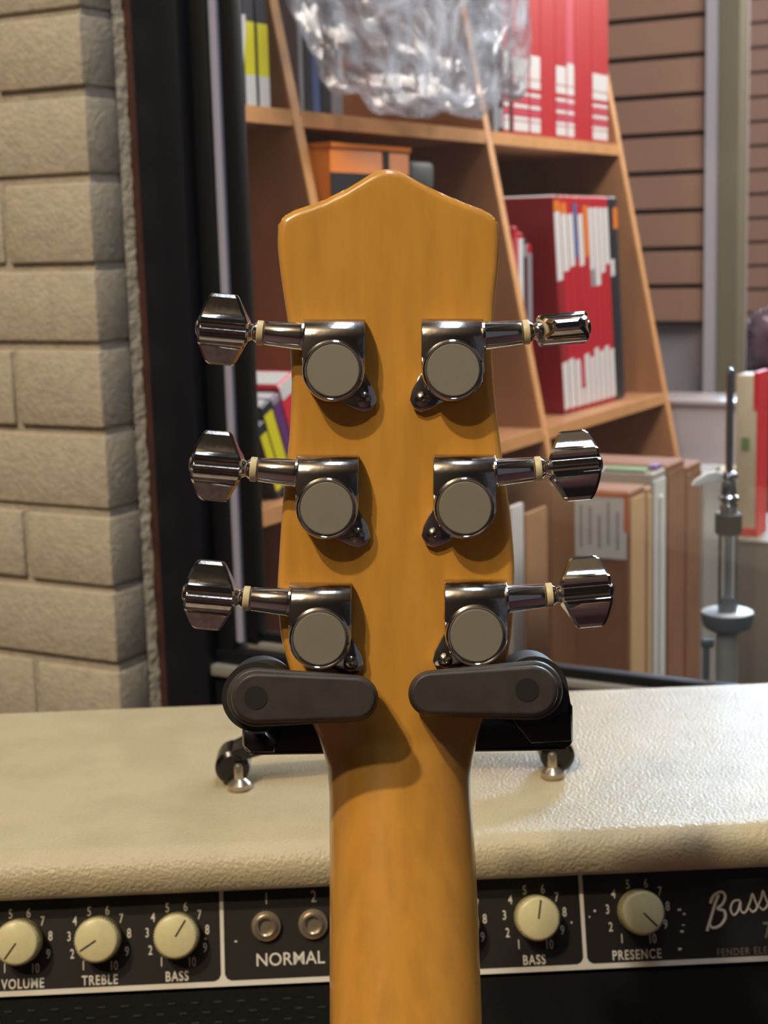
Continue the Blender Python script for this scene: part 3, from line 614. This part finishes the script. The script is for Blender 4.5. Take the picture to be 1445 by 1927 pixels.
for jx, jy in ((501, 1742), (589, 1738), (677, 1733)):
    c = PP(jx, jy)
    bmj = bmesh.new()
    prf = [(0.0036, 0.0005), (0.0036, 0.0045), (0.0044, 0.0050), (0.0052, 0.0044), (0.0054, 0.0028), (0.0070, 0.0026), (0.0070, 0.0003)]
    jk = lathe('input_jack', c, PN, prf + [(0.0036, 0.0003)], M['nickel'], amp, 32)
    lathe('jack_nut', c, PN, [(0.0066, 0.0002), (0.0066, 0.0022), (0.006, 0.0026), (0.0054, 0.0027)], M['nickel'], jk, 6)
    lathe('jack_hole', c, PN, [(0.0035, 0.0006), (0.0035, 0.0009), (0, 0.0009)], M['hole_black'], jk, 24)
# maker's script and small print
def script(name, strokes, wid, m):
    bm = bmesh.new()
    for st in strokes:
        pts = [PP(x, y, 0.0004) for x, y in st]
        sm = []
        for i in range(len(pts) - 1):
            p0, p1, p2, p3 = pts[max(i - 1, 0)], pts[i], pts[i + 1], pts[min(i + 2, len(pts) - 1)]
            for k in range(5):
                t = k / 5; sm.append(0.5 * ((2 * p1) + (p2 - p0) * t + (2 * p0 - 5 * p1 + 4 * p2 - p3) * t * t + (3 * p1 - p0 - 3 * p2 + p3) * t ** 3))
        sm.append(pts[-1]); add_tube(bm, sm, wid, 6)
    return bm_obj(name, bm, m, amp)
script('script_logo', [[(1330, 1752), (1338, 1725), (1346, 1698), (1352, 1684)],
                       [(1336, 1700), (1342, 1686), (1356, 1678), (1364, 1686), (1360, 1700), (1350, 1710), (1362, 1714), (1364, 1728), (1354, 1742), (1340, 1746), (1334, 1738)]], 0.00075, M['white_print'])
script('script_logo', [[(1392, 1694), (1380, 1696), (1374, 1710), (1380, 1722), (1388, 1714), (1393, 1696), (1393, 1712), (1400, 1718), (1408, 1708)],
                       [(1406, 1710), (1412, 1694), (1415, 1682), (1420, 1694), (1424, 1708), (1416, 1716), (1410, 1710)],
                       [(1424, 1708), (1432, 1690), (1435, 1676), (1440, 1690), (1444, 1702), (1436, 1712), (1428, 1706)],
                       [(1442, 1706), (1450, 1690), (1458, 1680)]], 0.0005, M['white_print'])
bm = bmesh.new(); place_text(bm, '7', 0.011, PP(1443, 1752, 0.0002), ex_t, ey_t, 0.75, 0.0001); bm_obj('lettering', bm, M['print_in_shade'], amp, smooth=False)
bm = bmesh.new(); place_text(bm, 'FENDER ELE', 0.0048, PP(1396, 1791, 0.0002), ex_t, ey_t, 0.82, 0.00005, 1.2); bm_obj('lettering', bm, M['print_in_shade'], amp, smooth=False)
# scuffs on the panel
bm = bmesh.new()
for x, y in ((441, 1773), (1108, 1727), (1117, 1716), (1275, 1714), (1285, 1722), (1283, 1742), (1280, 1755), (1276, 1788), (385, 1768), (1074, 1738)):
    add_box(bm, PP(x, y), A * random.uniform(.0006, .0018), PU * random.uniform(.0005, .0012), PN * 0.0002)
bm_obj('chipped_paint', bm, M['white_print'], amp, smooth=False, kind='stuff')
# grille cloth board below the panel
gz = pc0.z
box('grille_cloth', AB - A * (HW - 0.021) + F * ((pc0 - AB).dot(F) - 0.010) + Z * 0.657, A * (2 * HW - 0.042), F * 0.010, Z * (gz - 0.0025 - 0.657), M['grille'], amp, smooth=False)
gp = AB + F * ((pc0 - AB).dot(F))
bm = bmesh.new()
for r_ in range(14):
    zz = gz - 0.008 - r_ * 0.0052; x = -HW + 0.03 + (r_ % 2) * 0.0055
    while x < 0.02:
        add_box(bm, gp + A * x + Z * zz, A * 0.0036, Z * 0.0007, F * 0.0004); x += 0.011
bm_obj('grille_thread', bm, M['grille_dash'], amp, smooth=False, kind='stuff')
# strap handle: arched black band with loops at both ends and two nickel studs
TPn = Vector((0, 0, TOPZ))
SL = HIT(450, 1487, TPn, Z); SR = HIT(1040, 1465, TPn, Z)
ha = (SR - SL).normalized(); hb = Vector((-ha.y, ha.x, 0)); L = (SR - SL).length
def strap_path(s):                                     # s 0..1 along; returns centre height
    return 0.010 + 0.012 * math.sin(math.pi * min(max((s), 0), 1))
bm = bmesh.new(); sec = []
N = 40; ext = 0.009
pts2 = []
for i in range(N + 1):
    s_ = i / N; pts2.append((-0.004 + (L + 0.008) * s_, 0.0155 + 0.0125 * math.sin(math.pi * s_) ** 0.8))
th = [0.0036 - 0.0012 * math.sin(math.pi * i / N) for i in range(N + 1)]
outl = [(x, z + t) for (x, z), t in zip(pts2, th)] + [(x, z - t) for (x, z), t in reversed(list(zip(pts2, th)))]
Hc = SL + hb * 0.005
add_prism(bm, [Hc + ha * x + Z * z for x, z in outl], hb * 0.021, 0.0011, 2)
strap = bm_obj('handle_strap', bm, M['black_leather'], amp)
for P_, sg in ((SL, -1), (SR, 1)):
    lathe('strap_end', P_ + ha * sg * 0.0035 + Z * 0.0102 + hb * 0.0045, hb, [(0.0070, 0), (0.0090, 0.0015), (0.0092, 0.004), (0.0092, 0.018), (0.0090, 0.0205), (0.0070, 0.022)], M['black_leather'], strap, 32)
for P_ in (SL, SR):
    lathe('handle_stud', P_ + hb * 0.001, Z, [(0.0050, 0.0), (0.0062, 0.0012), (0.0060, 0.0034), (0.0040, 0.0052), (0.0024, 0.0062), (0.0023, 0.0125), (0.0016, 0.0138), (0, 0.0142)], M['nickel'], amp, 28)
# speaker cabinet that carries the head
sp = thing('speaker_cabinet', AB - F * depth / 2, 'cream speaker cabinet under the amplifier head', 'speaker cabinet')
box('cabinet', AB - A * 0.36 - F * (depth + 0.03), A * 0.72, F * (depth + 0.07), Z * 0.654, M['tolex'], sp, 0.01)
box('grille_cloth', AB - A * 0.32 + F * 0.0402 + Z * 0.05, A * 0.64, F * 0.003, Z * 0.55, M['grille'], sp)

# ================================================================== GUITAR
GD = 0.48; PM = FPX / GD
leftE = [(418, 530), (425, 523), (450, 521), (500, 526), (550, 533), (600, 541), (650, 546), (717, 549), (760, 548), (816, 545), (870, 539), (934, 533), (1013, 527.5), (1104, 522), (1150, 524), (1202, 529), (1261, 545), (1310, 564), (1350, 582), (1380, 596), (1410, 607), (1438, 614), (1470, 618), (1500, 620), (1600, 620), (1760, 620), (1927, 620)]
rightE = [(408, 930), (425, 938), (450, 941), (500, 938.5), (560, 931), (620, 927), (672, 925.5), (739, 930), (800, 937), (855, 944), (900, 950), (956, 958.6), (1010, 964), (1057, 968), (1143, 967), (1190, 963), (1229, 958), (1270, 945), (1310, 928), (1345, 912), (1380, 900), (1420, 892), (1463, 886), (1500, 886), (1562, 891), (1655, 897), (1760, 901), (1927, 907)]
topE = [(521, 432), (523, 424), (528, 413), (535, 406), (555, 395), (580, 387), (610, 376), (650, 356), (680, 338), (700, 326), (714, 320), (729, 318), (745, 320), (760, 326), (790, 343), (830, 363), (870, 380), (905, 393), (925, 404), (934, 413), (939, 424), (941, 434)]
def interp(tb, x):
    if x <= tb[0][0]: return tb[0][1]
    for a, b_ in zip(tb, tb[1:]):
        if x <= b_[0]:
            t = (x - a[0]) / (b_[0] - a[0]); return a[1] + (b_[1] - a[1]) * t
    return tb[-1][1]
def smooth_i(tb, x, r=12): return sum(interp(tb, x + k * r / 2) for k in (-2, -1, 0, 1, 2)) / 5
def ttop(x): return sum(interp(topE, x + k * 4) for k in (-1, 0, 1)) / 3
NB = 1400.0; TILT = math.tan(math.radians(13))
def gdepth(y):                                  # axis depth of the reference back plane
    return GD if y < NB else GD - (y - NB) / PM * TILT
bm = bmesh.new(); NS, NT = 90, 170; YBOT = 2150
grid = []
edges2 = []
for i in range(0, 60): edges2.append((interp(leftE, 440 + i * 20), 440 + i * 20)); edges2.append((interp(rightE, 440 + i * 20), 440 + i * 20))
topline = [(521 + i * 6.0, ttop(521 + i * 6.0)) for i in range(71)]
for i in range(NS + 1):
    s_ = -math.cos(math.pi * i / NS); s_ = 0.5 * s_ + 0.5 * (2 * i / NS - 1); col = []
    y0 = 380
    for _ in range(8):
        xl, xr = smooth_i(leftE, max(y0, 432)), smooth_i(rightE, max(y0, 432)); x0 = (xl + xr) / 2 + s_ * (xr - xl) / 2; y0 = ttop(x0)
    for j in range(NT + 1):
        t = j / NT
        t = t ** 1.0
        if j < 12: yy = y0 + 14 * (j / 12) ** 1.5
        else: yy = y0 + 14 + (YBOT - y0 - 14) * (j - 12) / (NT - 12)
        xl, xr = smooth_i(leftE, max(yy, 432)), smooth_i(rightE, max(yy, 432))
        ye = min(yy, 1927 + 223); hw = (xr - xl) / 2; xc = (xl + xr) / 2; x = xc + s_ * hw
        # blend x so the top row keeps its true outline
        k = min(1, (yy - y0) / 60.0); x = x0 * (1 - k) + x * k if yy < 500 else x
        # edge rounding
        dside = max(0.0, hw - abs(x - xc)); dtop = 1e9
        if yy < 470: dtop = min(math.hypot(x - a, yy - b_) for a, b_ in topline)
        de = min(dside, dtop) / PM; Rr = 0.0024
        hgt = -Rr * (1 - math.sqrt(max(0, 1 - (1 - min(de / Rr, 1)) ** 2)))
        # neck roundness
        nk = min(1, max(0, (yy - 1270) / 190)); nk = nk * nk * (3 - 2 * nk)
        sn = min(1, abs(x - xc) / hw)
        round_ = -0.0165 * (1 - math.sqrt(max(0, 1 - sn ** 2.4)))
        hgt = hgt * (1 - nk) + round_ * nk
        P_ = PD(x, yy, gdepth(yy) - hgt)
        col.append((bm.verts.new(P_), x, yy))
    grid.append(col)
for a, b_ in zip(grid, grid[1:]):
    for j in range(NT): bm.faces.new((a[j][0], a[j + 1][0], b_[j + 1][0], b_[j][0]))
# boundary loop -> far side
def thick(y): return 0.0145 if y < 1400 else 0.0145 + 0.005 * min(1, (y - 1400) / 100)
loop = [c[0] for c in grid] + grid[-1][1:] + [c[-1] for c in reversed(grid[:-1])] + list(reversed(grid[0][1:-1]))
far = [bm.verts.new(PD(x, y, gdepth(y) + thick(y))) for _, x, y in loop]
n_ = len(loop)
for k in range(n_): bm.faces.new((loop[k][0], loop[(k + 1) % n_][0], far[(k + 1) % n_], far[k]))
bm.faces.new(far)
bmesh.ops.triangulate(bm, faces=[f for f in bm.faces if len(f.verts) > 4])
neck_end = PD(765, YBOT, gdepth(YBOT))
nd = (PD(765, YBOT, gdepth(YBOT)) - PD(765, 1600, gdepth(1600))).normalized()      # down along the neck
gbase = neck_end + nd * 0.5
gt = thing('electric_guitar', gbase, 'amber maple guitar neck and headstock seen from behind, hanging on a stand', 'guitar')
bm_obj('neck', bm, M['maple'], gt, angle=45)
# fretboard with pale binding, nut, position on the far side
gn = -(CR.cross(nd)).normalized()
if gn.dot(CD) < 0: gn = -gn                                       # away from the camera
def neckp(x, y, off): return PD(x, y, gdepth(y)) + gn * off
fb = [neckp(interp(leftE, y) - 1.0, y, 0.0165) for y in (1510, 1650, 1800, 1927, 2150)] + [neckp(interp(rightE, y) + 1.0, y, 0.0165) for y in (2150, 1927, 1800, 1650, 1510)]
prism('fretboard_binding', fb, gn * 0.0045, M['binding'], gt)
fb2 = [neckp(interp(leftE, y) + 6, y, 0.0212) for y in (1515, 1800, 2150)] + [neckp(interp(rightE, y) - 6, y, 0.0212) for y in (2150, 1800, 1515)]
prism('fretboard', fb2, gn * 0.0022, M['rosewood'], gt)
box('nut', neckp(623, 1500, 0.0146), CR * 0.0435, -CU * 0.003, gn * 0.009, M['binding'], gt, 0.0005)
# simple body below the frame
side = CR; bodyc = neck_end + nd * 0.27 + gn * 0.012
ol = []
for k in range(40):
    a = 2 * math.pi * k / 40; rr = 0.19 + 0.028 * math.cos(2 * a) - 0.012 * math.cos(3 * a)
    ol.append(bodyc + nd * (math.cos(a) * rr * 1.08) + side * (math.sin(a) * rr * 0.86))
prism('body', ol, gn * 0.042, M['maple'], gt, 0.008, 3)

# ---- tuners
BACK = lambda x, y, hgt=0.0: PD(x, y, GD - hgt)                   # point at a height above the back of the headstock
def px(n): return n / PM
XR, YU, NO = CR, CU, -CD
def tuner(cx_, cy_, side, slope, btn_c, btn_rot, label, wash_x):
    """cap centre in px; side=-1 shaft points left"""
    K = BACK(cx_, cy_); e = XR * side                              # e points towards the button
    def L(a, b_, c=0.0): return K + e * px(a) + YU * px(b_) + NO * c # local px, px, metres
    H1 = 0.0092
    tu = bpy.data.objects.new('tuner', None); COL.objects.link(tu); tu.parent = gt; tu.location = K - world_loc(gt); tu.empty_display_size = 0.01; tu['label'] = label
    # housing: rounded-top worm box
    prof_ = [(24, 0.0003), (24, H1)]
    for k in range(7):
        a = k / 6 * math.pi / 2; prof_.append((62 + 38 * math.sin(a), H1 - 0.0064 + 0.0064 * math.cos(a)))
    prof_ += [(101, 0.0003)]
    bm = bmesh.new(); add_prism(bm, [L(-58, b_, c) for b_, c in prof_], e * px(116), 0.00035, 2)
    bm_obj('housing', bm, M['worn_chrome'], tu, angle=40)
    # skirt plate below the box, under the round cap
    pl = [(58, 30), (58, -8), (50, -34)] + [(57 * math.cos(a), 57 * math.sin(a)) for a in [math.radians(-40 - 10 * k) for k in range(11)]] + [(-58, -8), (-58, 30)]
    pl = [(58, 40), (58, 0)] + [(57 * math.cos(math.radians(-8 * k)), 57 * math.sin(math.radians(-8 * k))) for k in range(1, 22)] + [(-58, 0), (-58, 40)]
    prism('back_plate', [L(a, b_, 0.0003) for a, b_ in pl], NO * (H1 - 0.0008), M['chrome'], tu, 0.0004)
    # ear with screw on the inner lower side
    sx_, sy_ = -55, -50
    ear = [(-58, 2), (-76, -34), (-80, -52), (-72, -68), (-58, -74), (-42, -70), (-6, -52), (-20, -10)]
    prism('screw_ear', [L(a, b_, 0.0002) for a, b_ in ear], NO * 0.0026, M['chrome'], tu, 0.0006)
    sc_ = lathe('screw', L(sx_ - 1, sy_, 0.0026), NO, [(0.0024, 0), (0.0023, 0.0006), (0.0016, 0.0012), (0.0007, 0.0014), (0.0006, 0.0008), (0, 0.0007)], M['screw'], tu, 20)
    # round cap: raised chrome rim and satin disc
    lathe('cap_rim', L(0, 0, H1 - 0.001), NO, [(px(57.5), 0), (px(57.5), 0.0014), (px(56), 0.0021), (px(53), 0.0024), (px(50.5), 0.0021), (px(49.5), 0.0016), (px(40), 0.0015)], M['chrome'], tu, 56)
    lathe('cap_disc', L(0, 0, H1 - 0.001), NO, [(px(48.8), 0.001), (px(48.8), 0.0021), (px(47), 0.0025), (0, 0.0025)], M['satin'], tu, 56)
    # shaft
    ax = (e * math.cos(slope) + YU * math.sin(slope)).normalized(); S0 = L(58, 66, 0.0055)
    sl = px(72)
    lathe('shaft', S0 - ax * 0.0004, ax, [(px(27.5), 0), (px(27.5), px(4)), (px(26), px(6)), (px(22), sl), (px(20), sl + 0.0002)], M['chrome'], tu, 36)
    lathe('washer', S0 + ax * sl, ax, [(px(22.5), 0.0002), (px(23), 0.0004), (px(23), px(12) ), (px(22), px(13))], M['cream'], tu, 36)
    lathe('collar', S0 + ax * (sl + px(13)), ax, [(px(20), 0), (px(18), px(3)), (px(14), px(8)), (px(17), px(13)), (px(18), px(24))], M['chrome'], tu, 32)
    # button: lofted along its height, ribbed broad faces
    bx = ax; by = (YU - bx * YU.dot(bx)).normalized(); bz = bx.cross(by)
    cr, sr = math.cos(btn_rot), math.sin(btn_rot); by, bz = by * cr + bz * sr, bz * cr - by * sr
    bo = S0 + ax * (sl + px(27))
    st = []                                                        # (y, xl, xr, half thickness)
    def xl_(y): a = abs(y); return 0 if a < 14 else (a - 14) / 52 * 25
    def xr_(y): a = abs(y); return 95 - (a / 66.0) ** 2.3 * 20
    ys = [-66, -61, -58, -48, -34, -28, -24, -18, -12, -8, -3, 3, 8, 12, 18, 24, 28, 34, 48, 58, 61, 66]
    def hz_(y):
        a = abs(y)
        if a > 29: return 20 - (a - 29) / 37 * 11
        return {28: 22, 24: 27, 18: 28, 12: 23, 8: 22.5, 3: 28}.get(int(a), 27)
    bm = bmesh.new(); rings = []
    for y in ys:
        a_, b_, t_ = xl_(y), xr_(y), hz_(y); ins = 0.8
        if abs(y) == 66: t_ -= 4; a_ += 1.5; b_ -= 1.5
        c_ = 5
        sec_ = [(a_, -t_ + c_), (a_ + c_, -t_), (b_ - c_, -t_), (b_, -t_ + c_), (b_, t_ - c_), (b_ - c_, t_), (a_ + c_, t_), (a_, t_ - c_)]
        rings.append([bm.verts.new(bo + bx * px(x_) + by * px(y) + bz * px(z_)) for x_, z_ in sec_])
    for a_, b_ in zip(rings, rings[1:]):
        for k in range(8): bm.faces.new((a_[k], a_[(k + 1) % 8], b_[(k + 1) % 8], b_[k]))
    bm.faces.new(rings[0]); bm.faces.new(list(reversed(rings[-1])))
    bm_obj('button', bm, M['worn_chrome'] if side < 0 else M['chrome'], tu, angle=28)
    lathe('button_screw', bo + ax * px(91), ax, [(px(15), 0), (px(15), px(6)), (px(11), px(9)), (0, px(10))], M['screw'], tu, 24)
    return tu
r_ = math.radians
for cxp, cyp, sd, rot, lb in ((629, 703, -1, r_(-14), 'upper left tuner, its button turned flat'), (617, 957, -1, r_(-12), 'middle left tuner with ribbed button'), (604, 1197, -1, r_(-12), 'lower left tuner with ribbed button'),
                          (850, 702, 1, r_(90), 'upper right tuner, its button turned edge-on'), (872, 956, 1, r_(-10), 'middle right tuner with ribbed button'), (893, 1191, 1, r_(-10), 'lower right tuner with ribbed button')):
    tuner(cxp, cyp, sd, r_(5.0), None, rot, lb, 0)
# faint etched word on the two upper caps
for (cxp, cyp) in ((629, 703), (850, 702)):
    pass

# ================================================================== GUITAR STAND (hanging yoke)
YD = 0.515                                                         # depth of the yoke plate behind the neck
AD = 0.452                                                         # depth of the front of the arms
def AP(x, y, dep): return PD(x, y, dep)
stt = thing('guitar_stand', Vector((0.012, PD(760, 1380, YD).y + 0.03, 0)), 'black hanging guitar stand whose padded yoke arms close around the neck', 'stand')
# plate outline (seen behind the neck)
po = [(455, 1345), (470, 1335), (1070, 1318), (1078, 1330), (1079, 1395), (1074, 1405), (1064, 1409), (475, 1419), (462, 1414), (455, 1402)]
prism('yoke_plate', [AP(x, y, YD - 0.004) for x, y in po], CD * 0.012, M['black_gloss'], stt, 0.0012)
edge = [(470, 1418.5), (1066, 1409.5), (1066, 1412), (470, 1421)]
prism('plate_edge', [AP(x, y, YD - 0.0045) for x, y in edge], CD * 0.010, M['nickel'], stt)
def circ(cx_, cy_, r, dep, n=40): return [AP(cx_ + r * math.cos(2 * math.pi * k / n), cy_ + r * math.sin(2 * math.pi * k / n), dep) for k in range(n)]
def stad(c1, c2, r1, r2, dep):
    return [AP(x, y, dep) for x, y in stadium(c1, c2, r1, r2, None, None)]
def rounded_arm(name, c1, c2, r1, r2, dep, thick, m, par):
    bm = bmesh.new(); rings = []
    for ins, dz in ((0, thick), (0, 0.0030), (0.5, 0.0018), (1.6, 0.0009), (3.4, 0.0003), (6, 0.0), (9, 0.0), (13, 0.0)):
        rings.append([bm.verts.new(AP(x, y, dep + dz)) for x, y in stadium(c1, c2, r1 - ins, r2 - ins, None, None, 22)])
    n = len(rings[0])
    for a, b_ in zip(rings, rings[1:]):
        for k in range(n): bm.faces.new((a[k], a[(k + 1) % n], b_[(k + 1) % n], b_[k]))
    bm.faces.new(rings[0]); bm.faces.new(rings[-1])
    return bm_obj(name, bm, m, par, angle=50)
for sd, hub, tip, hr in ((-1, (483, 1312), (668, 1314), 68), (1, (1003, 1299), (812, 1305), 66)):
    hubp = prism('pivot_hub', circ(hub[0] + (0 if sd < 0 else 2), hub[1], hr * (0.97), 0.472), CD * 0.022, M['black_dimple'], stt, 0.002, sup=True)
    if sd > 0:
        cheek = [(1005, 1243), (1045, 1252), (1068, 1285), (1075, 1330), (1078, 1396), (1000, 1400), (960, 1350)]
        prism('cheek_plate', [AP(x, y, 0.478) for x, y in cheek], CD * 0.035, M['black_gloss'], stt, 0.0015)
    rounded_arm('arm', hub, tip, 56, 44, 0.4625, 0.012, M['black_rubber'], stt)
    rounded_arm('arm_pad', (hub[0] + (0 if sd < 0 else -1), hub[1] + 1), tip, 48, 41, 0.4550, 0.009, M['black_rubber'], stt)
    pin = prism('pivot_pin', circ(hub[0] - (2 if sd < 0 else 11), hub[1] + (1 if sd < 0 else -1), 22, 0.4548), CD * 0.003, M['black_dimple'], stt, 0.0004)
bkt = prism('corner_bracket', [AP(x, y, 0.500) for x, y in ((455, 1378), (500, 1378), (520, 1400), (515, 1418), (470, 1418), (456, 1404))], CD * 0.012, M['black_leather'], stt, 0.002)
pole_top = AP(760, 1375, YD + 0.012); base = Vector((pole_top.x, pole_top.y + 0.004, 0))
lathe('pole', base, Z, [(0.014, 0.02), (0.014, 0.5), (0.011, 0.5), (0.011, pole_top.z)], M['black_gloss'], stt, 20)
for a in (-0.9, 0.3, 2.0):
    pass
for k in range(3):
    a = math.radians(200 + k * 70); tube('leg', [base + Z * 0.10, base + Vector((math.cos(a), math.sin(a), 0)) * 0.26 + Z * 0.012], 0.009, M['black_gloss'], stt)
